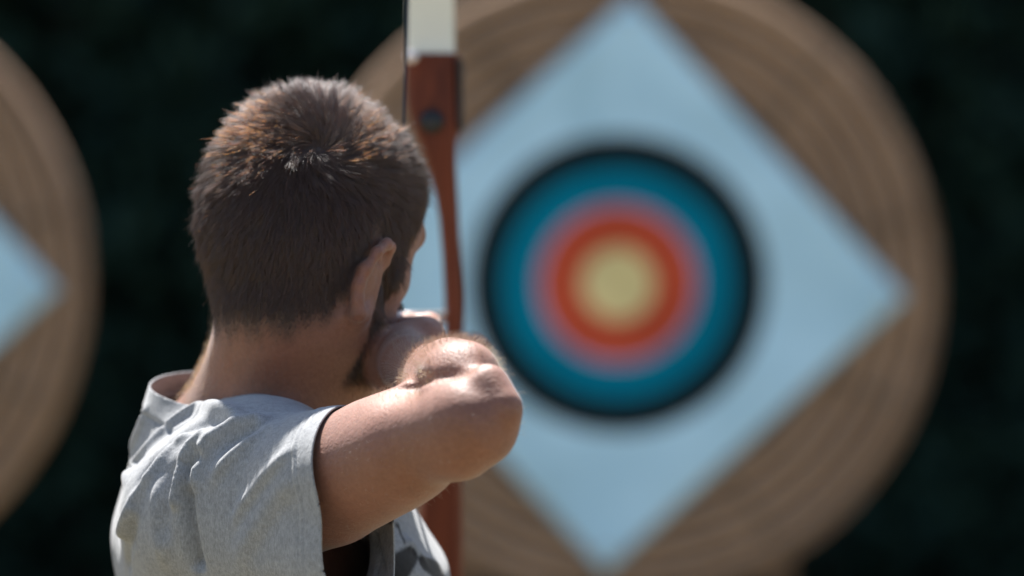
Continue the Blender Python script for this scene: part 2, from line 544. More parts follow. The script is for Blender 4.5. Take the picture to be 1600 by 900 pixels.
def boss(cx, cz, d, spin, lab, labface, labstand, off=(0, 0)):
    c = W(cx, cz, d)
    tilt = R(3.0)
    # spiral straw rope
    turns, na = 15, 120; pitch = BOSS_R / (turns + .5); rr = pitch * .56
    V, A = [], []; ns = 8
    for i in range(turns * na + 1):
        t = i / na; rad = max(min(pitch * t, BOSS_R - pitch * .5), .004); an = 2 * math.pi * t + spin
        w_ = 1 + .04 * math.sin(an * 7.3 + t) + .03 * math.sin(an * 17.1)
        en_ = max(0, (t - (turns - .6)) / .6); rad -= pitch * .5 * en_; w_ *= 1 - .9 * en_
        for k in range(ns):
            ph = 2 * math.pi * k / ns
            r_ = rad + rr * w_ * math.cos(ph); y = BOSS_T * .5 * math.copysign(abs(math.sin(ph)) ** .55, math.sin(ph)) * (1 + .03 * math.sin(an * 11 + t * 5))
            if math.sin(ph) == 0: y = 0
            V.append((r_ * math.cos(an), y, r_ * math.sin(an))); A.append((t * 6.28 * max(rad, .05), k / ns, t))
    F = [(i * ns + k, (i + 1) * ns + k, (i + 1) * ns + (k + 1) % ns, i * ns + (k + 1) % ns) for i in range(turns * na) for k in range(ns)]
    o = mesh_obj("straw_target", V, F, STRAW)
    la = o.data.attributes.new("coil", 'FLOAT_VECTOR', 'POINT'); la.data.foreach_set("vector", np.array(A).ravel())
    bmq = bmesh.new(); bmq.from_mesh(o.data); bmesh.ops.recalc_face_normals(bmq, faces=bmq.faces); bmq.to_mesh(o.data); bmq.free()
    o.location = tuple(c); o.rotation_euler = (-tilt, 0, 0)
    tag(o, lab, "archery target", "round straw targets in front of the hedge")
    # stitched cord that binds the coils, running out from the middle
    cm = plain("binding_cord", (.13, .10, .07), .9)
    cd = MB()
    for q in range(10):
        an = 2 * math.pi * q / 10 + .2
        cd.tube([((.06 + (BOSS_R - .09) * u) * math.cos(an + .02 * math.sin(9 * u)), -BOSS_T * .5 * 1.02, (.06 + (BOSS_R - .09) * u) * math.sin(an + .02 * math.sin(9 * u))) for u in np.linspace(0, .93, 12)], .0035, 5)
    cdo = cd.build("binding_cord", cm); cdo.parent = o
    # paper face
    n_ = 40; hs = .42 * math.sqrt(2) / math.sqrt(2)
    V, F = [], []
    for j in range(n_ + 1):
        for i in range(n_ + 1):
            u, v = (i / n_ * 2 - 1), (j / n_ * 2 - 1)
            y = .002 * math.sin(u * 5 + 1) * math.cos(v * 4) - .010 * max(0, max(abs(u), abs(v)) - .9) * 5 * (.5 + .5 * math.sin(u * 7 + v * 5))
            V.append((u * hs, y, v * hs))
    F = [(j * (n_ + 1) + i, j * (n_ + 1) + i + 1, (j + 1) * (n_ + 1) + i + 1, (j + 1) * (n_ + 1) + i) for j in range(n_) for i in range(n_)]
    f = mesh_obj("paper_target", V, F, PAPER)
    sd = f.modifiers.new("thick", 'SOLIDIFY'); sd.thickness = .0012; sd.offset = 1
    nrm = np.array([0, -math.cos(tilt), math.sin(tilt)])
    f.location = tuple(c + rt * off[0] * d / FPX - up * off[1] * d / FPX + nrm * (BOSS_T * .5 * 1.03 + .009)); f.rotation_mode = 'YXZ'; f.rotation_euler = (-tilt, R(45 + 2.6), 0)
    tag(f, labface, "paper target", "square paper target faces turned on their corners")
    # pins
    pm = plain("steel_pin", (.5, .5, .5), .35, 1)
    pin = MB()
    for u, v in ((.93, .93), (-.93, .93), (.93, -.93), (-.93, -.93)):
        pin.tube([(u * hs, .03, v * hs), (u * hs, -.012, v * hs)], .003, 6); pin.tube([(u * hs, -.010, v * hs), (u * hs, -.016, v * hs)], .008, 8)
    for k in range(4):
        pp = MB(); nv = len(pin.V) // 4
        pp.V = pin.V[k * nv:(k + 1) * nv]; nf = len(pin.F) // 4
        pp.F = [tuple(i - k * nv for i in ff) for ff in pin.F[k * nf:(k + 1) * nf]]
        po = pp.build("face_pin", pm); po.parent = f
    # stand: two splayed front legs, a rear leg, a shelf rail
    base = empty("target_stand", (c[0], c[1], 0))
    tag(base, labstand, "stand", "timber stands under the straw targets")
    back = BOSS_T * .5 + .05
    for s_ in (-1, 1):
        b = MB(); top = np.array([c[0] + s_ * .12, c[1] + back + .10, c[2] + .62]); bot = np.array([c[0] + s_ * .47, c[1] + back - .02, -.02])
        b.box(top, bot, (.032, 0, 0), (0, .022, 0)); b.build("leg", TIMBER, base, bevel=.004)
    b = MB(); b.box((c[0], c[1] + back + .16, c[2] + .60), (c[0], c[1] + back + .95, -.02), (.032, 0, 0), (0, .02, .01)); b.build("leg", TIMBER, base, bevel=.004)
    b = MB(); zr = c[2] - BOSS_R - .02; b.box((c[0] - .45, c[1] + .0, zr - .05), (c[0] + .45, c[1] + .0, zr - .05), (0, .10, 0), (0, 0, .022)); b.build("shelf_rail", TIMBER, base, bevel=.004)


boss(972, 444, 8.0, .3, "round coiled straw target behind the bow with the full paper face showing",
     "pale blue paper face with gold, red, blue and black rings behind the bow", "timber stand under the straw target with the full face", (-8, 0))
boss(-362, 438, 8.0, 1.9, "round coiled straw target cut off by the left edge of the photo",
     "paper face at the left edge with only its corner in view", "timber stand under the straw target at the left edge", (14, -6))


# ================================================================== ARCHER
SKIN = skin_mat(); CLOTH = cloth_mat()
person = empty("person", (-.17, 3.12, 0))
tag(person, "archer seen from behind in a grey t-shirt, right elbow raised at full draw", "person")

# head frame
YAW, NOD, ROLL = R(33), R(6), R(0)
hf = np.array([math.sin(YAW) * math.cos(NOD), math.cos(YAW) * math.cos(NOD), -math.sin(NOD)])
hr = np.array([math.cos(YAW), -math.sin(YAW), 0])
hu = np.cross(hr, hf); hu = hu * math.cos(ROLL) + hr * math.sin(ROLL); hr = np.cross(hf, hu)
HC = W(488, 436, 3.058)


def H(x, y, z): return HC + x * hr + y * hf + z * hu


def to_head(P):
    q = np.asarray(P) - HC; return np.stack([q @ hr, q @ hf, q @ hu], -1)


HX = (hr, hf, hu)

# right arm landmarks
SH_R = W(415, 775, 2.975); HEM = W(513, 752, 2.90); MID = W(640, 697, 2.815); ELB = W(728, 655, 2.765)
WR = W(640, 570, 2.995)
# bow
BD = 3.62
GRIP = W(700, 590, BD)
SH_L = W(432, 700, 3.33)


EARS = []
HANDL = []


def off_head(P):
    """0 on the ears, arm and hand, 1 elsewhere"""
    k = np.ones(len(P))
    for rim in EARS: k *= sstep(.0050, .0085, poly_dist(P, list(rim) + [rim[2], rim[8]])[0])
    k *= sstep(.030, .036, poly_dist(P, [ELB, WR, W(620, 555, 3.055), W(632, 520, 3.10)])[0])
    return k


def body():
    f = Field((-.40, 2.66, .94), (.05, 3.86, 1.80), .0022)
    # ---- head
    f.ell(H(0, -.008, .051), (.0765, .0930, .0975), HX, .01)
    f.ell(H(0, -.038, .030), (.060, .050, .058), HX, .03)           # occiput
    f.ell(H(0, .030, .056), (.067, .064, .070), HX, .02)             # forehead
    f.ell(H(0, .033, -.028), (.048, .052, .070), HX, .02)            # face
    for s in (-1, 1):
        f.cap(H(s * .054, .004, -.040), H(s * .044, .028, -.066), .014, .013, .02)
        f.cap(H(s * .044, .028, -.066), H(s * .012, .076, -.090), .013, .015, .02)
        f.cap(H(s * .040, .054, .002), H(s * .060, .018, .006), .011, .010, .018)  # cheekbone
        f.cap(H(s * .012, .090, .041), H(s * .044, .075, .041), .009, .009, .012)    # brow
        f.ell(H(s * .030, .094, .021), (.017, .016, .012), HX, .012, sub=True)       # socket
        f.cap(H(s * .018, .085, .0295), H(s * .038, .074, .0275), .0055, .004, .006)   # upper lid
        f.cap(H(s * .018, .084, .0125), H(s * .037, .071, .0130), .0050, .003, .007)   # lower lid
        f.ell(H(s * .012, .096, -.016), (.007, .009, .006), HX, .006)                # nostril wing
    f.cap(H(0, .091, .034), H(0, .111, -.010), .007, .0088, .010)    # nose
    f.cap(H(-.018, .083, -.043), H(.018, .083, -.043), .006, .006, .006)
    f.cap(H(-.016, .083, -.053), H(.016, .083, -.053), .0065, .0065, .006)
    f.cap(H(-.012, .0905, -.048), H(.012, .0905, -.048), .0018, .0018, .003, sub=True)
    f.cap(H(-.010, .080, -.092), H(.010, .080, -.092), .016, .016, .012)
    # ---- ears
    for s in (-1, 1):
        def E(y, z, o=0):
            if s < 0: return H(-(.0660 + .22 * (.016 - y) + o), y + .20 * z - .008, z * .84 - .002)
            return H(.0685 + .30 * (.016 - y) + .25 * max(z, 0) + .14 * max(-z - .008, 0) + o, y + .45 * z - .027, z * .95 - .002)
        rim = [(.010, .004), (.014, .018), (.007, .030), (-.006, .032), (-.016, .024), (-.0195, .010), (-.017, -.004), (-.011, -.016), (-.003, -.027), (.006, -.027), (.010, -.018)]
        P = [E(*q) for q in rim]; rr = [.003, .0034, .0040, .0042, .0042, .0040, .0038, .0040, .0056, .0048, .0035]
        f.chain(P, rr, .004); EARS.append(P)
        for q in rim[1:9]: f.cap(E(.006, 0, -.006), E(q[0] * .93, q[1] * .93, -.0012), .005, .0022, .005)
        f.cap(E(.012, -.004, -.010), E(-.004, .002, -.006), .012, .009, .010)
        f.cap(E(-.012, .006, -.008), E(-.008, -.006, -.008), .010, .009, .006)
        f.cap(E(.006, .010, .001), E(-.011, .012, .001), .0026, .0026, .004)
        f.cap(E(.013, .002, .001), E(.013, -.010, .001), .004, .004, .004)
    # ---- neck, leaning towards the chest side
    nb = W(425, 672, 3.105)
    f.cap(H(0, -.026, -.035), nb, .052, .060, .03)
    f.cap(H(0, -.044, -.030), W(386, 668, 3.10), .033, .043, .03)     # nape
    f.cap(H(.045, -.018, -.035), W(500, 660, 3.06), .018, .020, .03)   # neck muscle
    f.cap(H(0, .022, -.075), W(455, 670, 3.14), .028, .032, .03)       # throat
    f.ell(W(362, 706, 3.13), (.055, .05, .035), np.eye(3), .03)
    # ---- trapezius and torso
    f.cap(nb, W(420, 738, 3.01), .050, .042, .04)
    f.cap(nb, SH_L + (-.0, 0, .0), .048, .042, .04)
    f.cap(W(320, 700, 3.13), W(330, 720, 3.2), .035, .035, .03)
    Z = [W(0, p, 3.1)[2] for p in (650, 700, 760, 850, 960, 1150, 1400, 1720)]
    cx = [W(p, 0, 3.1)[0] for p in (415, 408, 395, 390, 400, 420, 425, 425)]
    f.loft(Z, cx, [3.12] * 8, [.045, .072, .085, .090, .092, .090, .090, .10], [.055, .09, .115, .122, .125, .125, .13, .155], R(8), .03)
    # ---- right arm
    f.chain([SH_R, HEM, MID, ELB], [.052, .0462, .0380, .0318], .02)
    f.cap(W(470, 772, 2.925), W(610, 716, 2.835), .034, .030, .03)      # triceps fullness
    f.cap(W(600, 690, 2.86), W(700, 640, 2.80), .030, .026, .02)       # biceps side
    f.cap(W(748, 655, 2.748), W(783, 641, 2.744), .022, .0125, .02)       # olecranon
    f.cap(W(722, 688, 2.768), W(758, 674, 2.760), .0245, .017, .025)       # inner epicondyle
    f.cap(W(690, 612, 2.778), W(762, 603, 2.755), .010, .0135, .010)
    f.cap(W(762, 603, 2.755), W(788, 632, 2.744), .0135, .0105, .010)
    f.cap(W(672, 594, 2.785), W(722, 577, 2.755), .0050, .0050, .012, sub=True)        # ulnar ridge
    f.chain([W(716, 602, 2.80), W(702, 603, 2.86), W(676, 594, 2.93), WR], [.0315, .0325, .0265, .0225], .014)
    f.cap(W(737, 577, 2.79), W(706, 570, 2.85), .015, .016, .015)         # outer forearm muscle
    f.ell(W(664, 603, 2.800), (.016, .012, .0035), np.eye(3), .022, sub=True)  # hollow at the elbow crease
    # ---- drawing hand: palm, four hooked fingers, thumb
    f.cap(WR, W(624, 556, 3.050), .0225, .0250, .004)
    f.cap(W(606, 562, 3.035), W(655, 534, 3.060), .0215, .0205, .006)
    f.cap(W(602, 573, 3.030), W(606, 548, 3.068), .0155, .0150, .006)
    f.cap(W(672, 518, 3.07), W(640, 515, 3.08), .0095, .0105, .010)
    kn = [W(668, 513, 3.085), W(655, 530, 3.090), W(640, 547, 3.092), W(622, 563, 3.088)]
    nk = W(629, 494, 3.118)
    sd_ = unit(W(640, 600, 3.125) - nk)
    for i, k_ in enumerate(kn):
        hook = nk + sd_ * (.006 + .0185 * i) + np.array([0.004, .004, 0])
        p1 = k_ * .45 + hook * .55 + np.array([.010, .018, 0]); tip = hook + np.array([-.012, -.022, -.002])
        r0 = [.0098, .0102, .0098, .0085][i]
        f.chain([k_, p1, hook, tip], [r0, r0 * .95, r0 * .86, r0 * .72], .005)
    f.chain([W(607, 583, 3.03), W(590, 574, 3.065), W(590, 560, 3.095), W(598, 556, 3.115)], [.0135, .0115, .0100, .0085], .007)
    # ---- left arm out to the bow
    LE = SH_L * .48 + GRIP * .52 + np.array([.02, 0, -.030])
    LW = GRIP + np.array([-.02, -.075, -.012])
    f.chain([SH_L, SH_L * .6 + LE * .4, LE], [.052, .046, .037], .02)
    f.chain([LE, LE * .6 + LW * .4, LW], [.038, .036, .024], .015)
    G = GRIP
    f.cap(LW, G + (-.002, -.034, .004), .024, .024, .012)
    f.cap(G + (-.012, -.030, .018), G + (-.012, -.028, -.030), .015, .014, .01)
    for i in range(4):
        z = .016 - .0185 * i; r0 = [.0095, .0100, .0095, .0082][i]
        f.chain([G + (-.020, -.022, z), G + (-.030, .012, z), G + (-.012, .038, z), G + (.014, .034, z - .002)], [r0, r0, r0 * .9, r0 * .78], .004)
    f.chain([G + (.000, -.040, .022), G + (.022, -.024, .030), G + (.027, .004, .026), G + (.020, .026, .018)], [.0125, .0110, .0095, .008], .006)
    V, Q = f.mesh()
    V, Q = keep_big(V, Q)
    V = smooth_verts(V, Q, 2, .4)
    o = mesh_obj("body", V, Q, SKIN, person)
    h = to_head(V)
    rgba = np.zeros((len(V), 4), np.float32)
    m = np.clip(hair_mask(h) * 1.0, 0, 1); inhead = (h[:, 2] > -.2) & (np.linalg.norm(h, axis=1) < .2)
    OFF = off_head(V); m = m * inhead * OFF
    rgba[:, :3] = (.035, .022, .015); rgba[:, 3] = m * .93
    bm_ = beard_mask(h) * inhead * (1 - m) * OFF; sel = bm_ > .02
    rgba[sel, :3] = (.030, .018, .014); rgba[sel, 3] = bm_[sel] * .9
    lips = (np.abs(h[:, 2] + .048) < .010) & (np.abs(h[:, 0]) < .022) & (h[:, 1] > .085)
    rgba[lips] = (.33, .11, .09, .8)
    a = o.data.attributes.new("tint", 'FLOAT_COLOR', 'POINT'); a.data.foreach_set("color", rgba.ravel())
    return o, V, Q


def sstep(a, b, x):
    t = np.clip((x - a) / (b - a), 0, 1); return t * t * (3 - 2 * t)


HLY = [-.12, -.072, -.062, -.052, -.044, -.036, -.024, -.016, -.014, .018, .024, .042, .060, .080, .12]
HLZ = [-.048, -.046, -.041, -.034, -.020, .010, .034, .030, -.030, -.032, .010, .040, .062, .076, .082]


def hair_mask(h):
    z = np.interp(h[:, 1], HLY, HLZ)
    wig = .003 * np.sin(h[:, 0] * 260) + .002 * np.sin(h[:, 0] * 590 + 1)
    m = sstep(-.017, .020, h[:, 2] - z + wig)
    return m


def beard_mask(h):
    x, y, z = np.abs(h[:, 0]), h[:, 1], h[:, 2]
    top = np.interp(y, [-.014, .005, .02, .045, .07, .1], [-.02, -.026, -.036, -.050, -.044, -.036])
    m = sstep(-.002, .008, top - z) * sstep(-.020, -.012, y) * sstep(-.088, -.074, z)
    return m


body_o, BV, BQ = body()
BT = tris(BQ); BN = vnormals(BV, BQ)
body_bvh = BVHTree.FromPolygons([tuple(v) for v in BV], [tuple(map(int, q)) for q in BQ])

# eyes
EYE = plain("eye_white", (.75, .72, .68), .25, var=.05)
IRIS = plain("eye_iris", (.07, .05, .03), .2)
for s in (-1, 1):
    bmq = bmesh.new(); bmesh.ops.create_uvsphere(bmq, u_segments=16, v_segments=10, radius=.0122)
    me = bpy.data.meshes.new("eye"); bmq.to_mesh(me); bmq.free(); me.materials.append(EYE); me.materials.append(IRIS)
    fdir = hf
    for pl in me.polygons:
        pl.use_smooth = True
        if np.dot(unit(pl.center), hf) > .88: pl.material_index = 1
    o = bpy.data.objects.new("eye", me); COL.objects.link(o); o.location = tuple(H(s * .030, .0745, .021)); attach(o, person)


# ------------------------------------------------------------------ shirt
def shirt():
    f = Field((-.43, 2.80, .88), (.0, 3.58, 1.58), .0022)
    d0 = 3.10
    rows = [  # py, back px, front px, half width, yc
        (560, 246, 560, .078, 3.105), (600, 237, 566, .082, 3.105), (630, 227, 574, .092, 3.11), (665, 215, 585, .115, 3.12), (720, 199, 606, .150, 3.13), (775, 184, 634, .176, 3.13), (830, 172, 664, .184, 3.125),
        (880, 174, 694, .184, 3.12), (930, 181, 704, .182, 3.12), (1080, 196, 706, .176, 3.12), (1300, 208, 690, .172, 3.12), (1600, 205, 690, .182, 3.12), (1850, 200, 695, .188, 3.12)]
    Z = [W(0, r[0], d0)[2] for r in rows]
    xb = np.array([W(r[1], 0, d0)[0] for r in rows]); xf = np.array([W(r[2], 0, d0)[0] for r in rows])
    f.loft(Z, (xb + xf) / 2, [r[4] for r in rows], (xf - xb) / 2, [r[3] for r in rows], R(6), .02, 2.15)
    # right sleeve: rests on the arm, hangs below it
    ax = unit(HEM - SH_R)
    dn = np.array([0, 0, -1.0])
    f.cap(SH_R + dn * -.004, HEM + ax * .06, .058, .0500, .035)
    f.cap(SH_R + dn * .034, HEM + ax * .07 + dn * .068, .062, .046, .03)
    f.cap(W(430, 722, 3.06), W(425, 748, 3.0), .040, .046, .035)
    f.cap(W(300, 800, 3.0), W(400, 760, 2.985), .050, .055, .05)      # shoulder blade
    # left sleeve
    axl = unit(GRIP - SH_L)
    f.cap(SH_L, SH_L + axl * .20, .060, .056, .035)
    f.cap(SH_L + dn * .03, SH_L + axl * .20 + dn * .03, .060, .055, .03)
    f.cap(W(430, 680, 3.15), SH_L, .050, .056, .035)
    V, Q = f.mesh(); V, Q = keep_big(V, Q)
    V = smooth_verts(V, Q, 3, .5)
    T = tris(Q)
    # openings
    nA, nB, nC = W(237, 598, 3.11), W(432, 655, 3.02), W(420, 580, 3.20)
    npl = unit(np.cross(nB - nA, nC - nA)); npl = npl if npl[2] > 0 else -npl
    full = BVHTree.FromPolygons([tuple(v) for v in V], [tuple(map(int, q)) for q in T])
    q1 = full.ray_cast(Vector(CAM), Vector(ray(531, 662)))[0]; q2 = full.ray_cast(Vector(CAM), Vector(ray(484, 745)))[0]
    q3 = full.ray_cast(Vector(CAM), Vector(ray(506, 870)))[0]
    HT, HP = np.array(q1), np.array(q2)
    en = unit((.90, -.43, .15)); HP = HP * .8 + HT * .2
    print("SLEEVE", HT, HP, en, ax)
    topz = W(0, 700, 3.1)[2]

    def gneck(P):
        c_ = W(402, 0, 3.105); q = np.hypot((P[:, 0] - c_[0]) / 1.02, (P[:, 1] - c_[1]))
        return np.where(P[:, 2] > topz, np.minimum((P - nA) @ npl, .100 - q), -.1)

    def gsl(P):
        near = np.linalg.norm(P - HEM, axis=1) < .16
        wob = .0015 * np.sin(P[:, 2] * 70)
        return np.where(near, (P - HP) @ en - wob, -.1)
    LP = SH_L + axl * .135

    def gsl2(P): return np.where((P[:, 1] > 3.30), (P - LP) @ axl, -.1)
    zh = W(0, 1790, 3.1)[2]

    def ghem(P): return zh + .006 * np.sin(P[:, 0] * 30 + P[:, 1] * 17) - P[:, 2]
    for g in (gneck, gsl, gsl2, ghem):
        V, T, _ = clip_tris(V, T, g(V))
    # remove the piece cut off beyond the sleeve
    V, T = keep_big(V, T)
    return V, T, dict(neck=gneck, sleeve=gsl, sleeve2=gsl2, hem=ghem)


SV, ST, SG = shirt()


def shirt_folds(V, T, G):
    N = vnormals(V, T)
    bvh = BVHTree.FromPolygons([tuple(v) for v in V], [tuple(map(int, q)) for q in T])

    def on(px, py):
        hit = bvh.ray_cast(Vector(CAM), Vector(ray(px, py)))[0]
        return np.array(hit) if hit else None
    # (polyline in photo pixels used to find the place on the cloth, height m, width m, end taper)
    Z3 = lambda pts: [(160 + x / 2.6475, 560 + y / 2.6475) for x, y in pts]
    F = [
        # a loop of slack that starts under the collar and runs down the back
        (Z3([(590, 275), (540, 238), (480, 212), (410, 218), (345, 256), (283, 305), (215, 372), (150, 440), (110, 520)]), .0080, .0080, .12),
        (Z3([(395, 305), (350, 318), (300, 350), (250, 420), (205, 480), (150, 560), (112, 650), (90, 760)]), .0070, .0075, .15),
        (Z3([(470, 300), (420, 330), (372, 368), (335, 430), (318, 520), (298, 640)]), .0070, .0065, .15),
        (Z3([(700, 262), (645, 268), (545, 292), (455, 348), (405, 408), (378, 470), (368, 570)]), .0090, .0085, .15),
        (Z3([(760, 268), (690, 292), (620, 335), (550, 395), (480, 470), (430, 560)]), .0055, .0070, .35),
        (Z3([(830, 345), (750, 415), (675, 495), (590, 610), (520, 730)]), .0060, .0070, .35),
        (Z3([(830, 450), (745, 560), (650, 700), (545, 870)]), .0045, .0120, .3),
        (Z3([(215, 185), (190, 230), (168, 290), (140, 360), (120, 430)]), .0045, .0055, .3),
        (Z3([(250, 470), (232, 560), (235, 700), (265, 880)]), .0045, .0090, .3),
        (Z3([(95, 760), (112, 680), (150, 600)]), .0030, .0060, .2),
        # creases between them
        (Z3([(425, 378), (366, 455), (350, 560), (362, 720), (405, 890)]), -.0120, .0070, .10),
        (Z3([(560, 285), (480, 262), (410, 274), (330, 318), (240, 402), (180, 480), (130, 580)]), -.0060, .0080, .2),
        (Z3([(345, 395), (292, 470), (268, 560), (258, 660), (262, 780)]), -.0060, .0085, .25),
        (Z3([(720, 290), (620, 318), (540, 362), (480, 425)]), -.0032, .0065, .4),
        (Z3([(800, 375), (720, 450), (640, 555), (560, 680)]), -.0034, .0080, .4),
        (Z3([(150, 640), (118, 740), (105, 880)]), -.0050, .0060, .2),
        (Z3([(790, 520), (690, 680), (600, 860)]), -.0035, .0120, .3),
        # front of the chest
        ([(612, 812), (640, 850), (668, 890)], .004, .006, .2),
        ([(585, 832), (596, 870), (604, 898)], .004, .006, .2),
    ]
    disp = np.zeros(len(V))
    for pts, hgt, wid, tp in F:
        P = [q for q in (on(*p) for p in np.array(pts)) if q is not None]
        if len(P) < 2: continue
        # densify onto the surface
        L = []
        for i in range(len(P) - 1):
            for t in np.linspace(0, 1, 5, endpoint=False): L.append(P[i] * (1 - t) + P[i + 1] * t)
        L.append(P[-1])
        d, t = poly_dist(V, L)
        e = np.minimum(sstep(0, tp, t + .02), sstep(0, tp, 1.02 - t))
        disp += .95 * hgt * e * np.exp(-(d / (.88 * wid)) ** 2)
    # broad, irregular slackness of the cloth elsewhere
    lo = .0016 * np.sin(V @ np.array([31, 17, 23]) + 2 * np.sin(V[:, 2] * 19)) + .0010 * np.sin(V @ np.array([-47, 59, 33]) + 1.3)
    low = sstep(W(0, 880, 3.1)[2], W(0, 1050, 3.1)[2], V[:, 2])
    disp += lo * .8 + low * .006 * np.sin(V[:, 2] * 38 + 3 * np.sin(V[:, 0] * 20 + V[:, 1] * 13))
    # hems: a doubled band with two rows of stitching
    for key, bw in (("sleeve", .024), ("sleeve2", .024), ("hem", .028)):
        s = -G[key](V); near = (s < .09)
        b = sstep(bw + .0015, bw - .0015, s) * .0008
        for q in (bw, bw - .006): b -= .0009 * np.exp(-((s - q) / .0013) ** 2)
        disp += np.where(near, b, 0)
    s = -G["neck"](V); near = s < .09
    disp += np.where(near, sstep(.0195, .0175, s) * .0013 - .0010 * np.exp(-((s - .0205) / .0014) ** 2), 0)
    return V + N * disp[:, None], disp


SV2, _ = shirt_folds(SV, ST, SG)
shirt_o = mesh_obj("t_shirt", SV2, ST, CLOTH, person)
# black print on the chest: brush-like blots on the front of the shirt
pr = np.zeros(len(SV2), np.float32)
sb = BVHTree.FromPolygons([tuple(v) for v in SV2], [tuple(map(int, q)) for q in ST])


def blot(pts, rad):
    global pr
    P = []
    for p in pts:
        hit = sb.ray_cast(Vector(CAM), Vector(ray(*p)))[0]
        if hit: P.append(np.array(hit))
    if len(P) < 2: return
    d, t = poly_dist(SV2, P)
    r_ = np.interp(t, np.linspace(0, 1, len(rad)), rad)
    pr = np.maximum(pr, sstep(.0012, -.0012, d - r_).astype(np.float32))


blot([(612, 806), (622, 820), (632, 848)], [.006, .005, .001])
blot([(618, 895), (632, 878), (644, 866)], [.012, .010, .007])
blot([(662, 880), (680, 890), (690, 898)], [.007, .010, .012])
a = shirt_o.data.attributes.new("print", 'FLOAT', 'POINT'); a.data.foreach_set("value", pr)
sd = shirt_o.modifiers.new("thickness", 'SOLIDIFY'); sd.thickness = .0014; sd.offset = -1

# ------------------------------------------------------------------ trousers and shoes (below the frame)
DENIM = plain("denim", (.035, .05, .085), .85, var=.3, scale=300)
ft = Field((-.42, 2.72, -.02), (.06, 3.60, 1.04), .006, .04)
hipc = np.array([-.185, 3.12, .93])
ft.ell(hipc + (0, 0, .0), (.105, .165, .11), np.eye(3), .03)
feet = []
for s, foot in ((-1, np.array([-.20, 2.93, .06])), (1, np.array([-.16, 3.36, .06]))):
    hj = hipc + (0, s * .085, -.03); kn_ = (hj + foot) / 2 + (.02, 0, .02)
    ft.chain([hj, kn_, foot + (0, 0, .02)], [.088, .066, .055], .03); feet.append(foot)
V, Q = ft.mesh(); V, Q = keep_big(V, Q); mesh_obj("trousers", V, Q, DENIM, person)
SHOE = plain("shoe_canvas", (.04, .04, .045), .8)
for foot in feet:
    fs = Field(foot - (.13, .09, .10), foot + (.24, .09, .08), .005)
    fs.cap(foot + (-.02, 0, -.028), foot + (.15, .0, -.036), .040, .034, .02, squash=((0, 0, 1), .8)); fs.cap(foot + (-.01, 0, -.02), foot + (0, 0, .02), .046, .045, .02)
    V, Q = fs.mesh(); V[:, 2] = np.maximum(V[:, 2], -.004); mesh_obj("shoe", V, Q, SHOE, person)


# ------------------------------------------------------------------ hair
def curves_obj(name, P, rad, mat_, parent):
    """P: (n strands, m points, 3); rad: (m,) or (n, m)"""
    n, m, _ = P.shape
    c = bpy.data.hair_curves.new(name); c.add_curves([m] * n)
    c.attributes["position"].data.foreach_set("vector", P.astype(np.float32).ravel())
    ra = c.attributes.get("radius") or c.attributes.new("radius", 'FLOAT', 'POINT')
    ra.data.foreach_set("value", np.broadcast_to(rad, (n, m)).astype(np.float32).ravel())
    c.materials.append(mat_)
    o = bpy.data.objects.new(name, c); COL.objects.link(o); attach(o, parent); return o


def sample(V, T, N, wgt, n):
    a, b, c = V[T[:, 0]], V[T[:, 1]], V[T[:, 2]]
    ar = np.linalg.norm(np.cross(b - a, c - a), axis=1) * wgt[T].mean(1)
    i = rng.choice(len(T), n, p=ar / ar.sum()); u, v = rng.random(n), rng.random(n)
    fl = u + v > 1; u[fl] = 1 - u[fl]; v[fl] = 1 - v[fl]
    P = a[i] + u[:, None] * (b - a)[i] + v[:, None] * (c - a)[i]
    nn = N[T[i, 0]] * (1 - u - v)[:, None] + N[T[i, 1]] * u[:, None] + N[T[i, 2]] * v[:, None]
    return P, nn / np.linalg.norm(nn, axis=1, keepdims=True)


hh = to_head(BV)
inhead = ((np.linalg.norm(hh, axis=1) < .17) & (hh[:, 2] > -.14)) * off_head(BV)
hit = body_bvh.ray_cast(Vector(CAM), Vector(ray(500, 232)))[0]
WHORL = np.array(hit); wl = to_head(WHORL)


def nz(P, f, seed):
    r = np.random.default_rng(seed); s = 0
    for k in range(4):
        a_ = r.normal(size=3) * f * (1 + .5 * k); s = s + np.sin(P @ a_ + r.uniform(0, 6.3)) / (1 + .4 * k)
    return s / 2.2


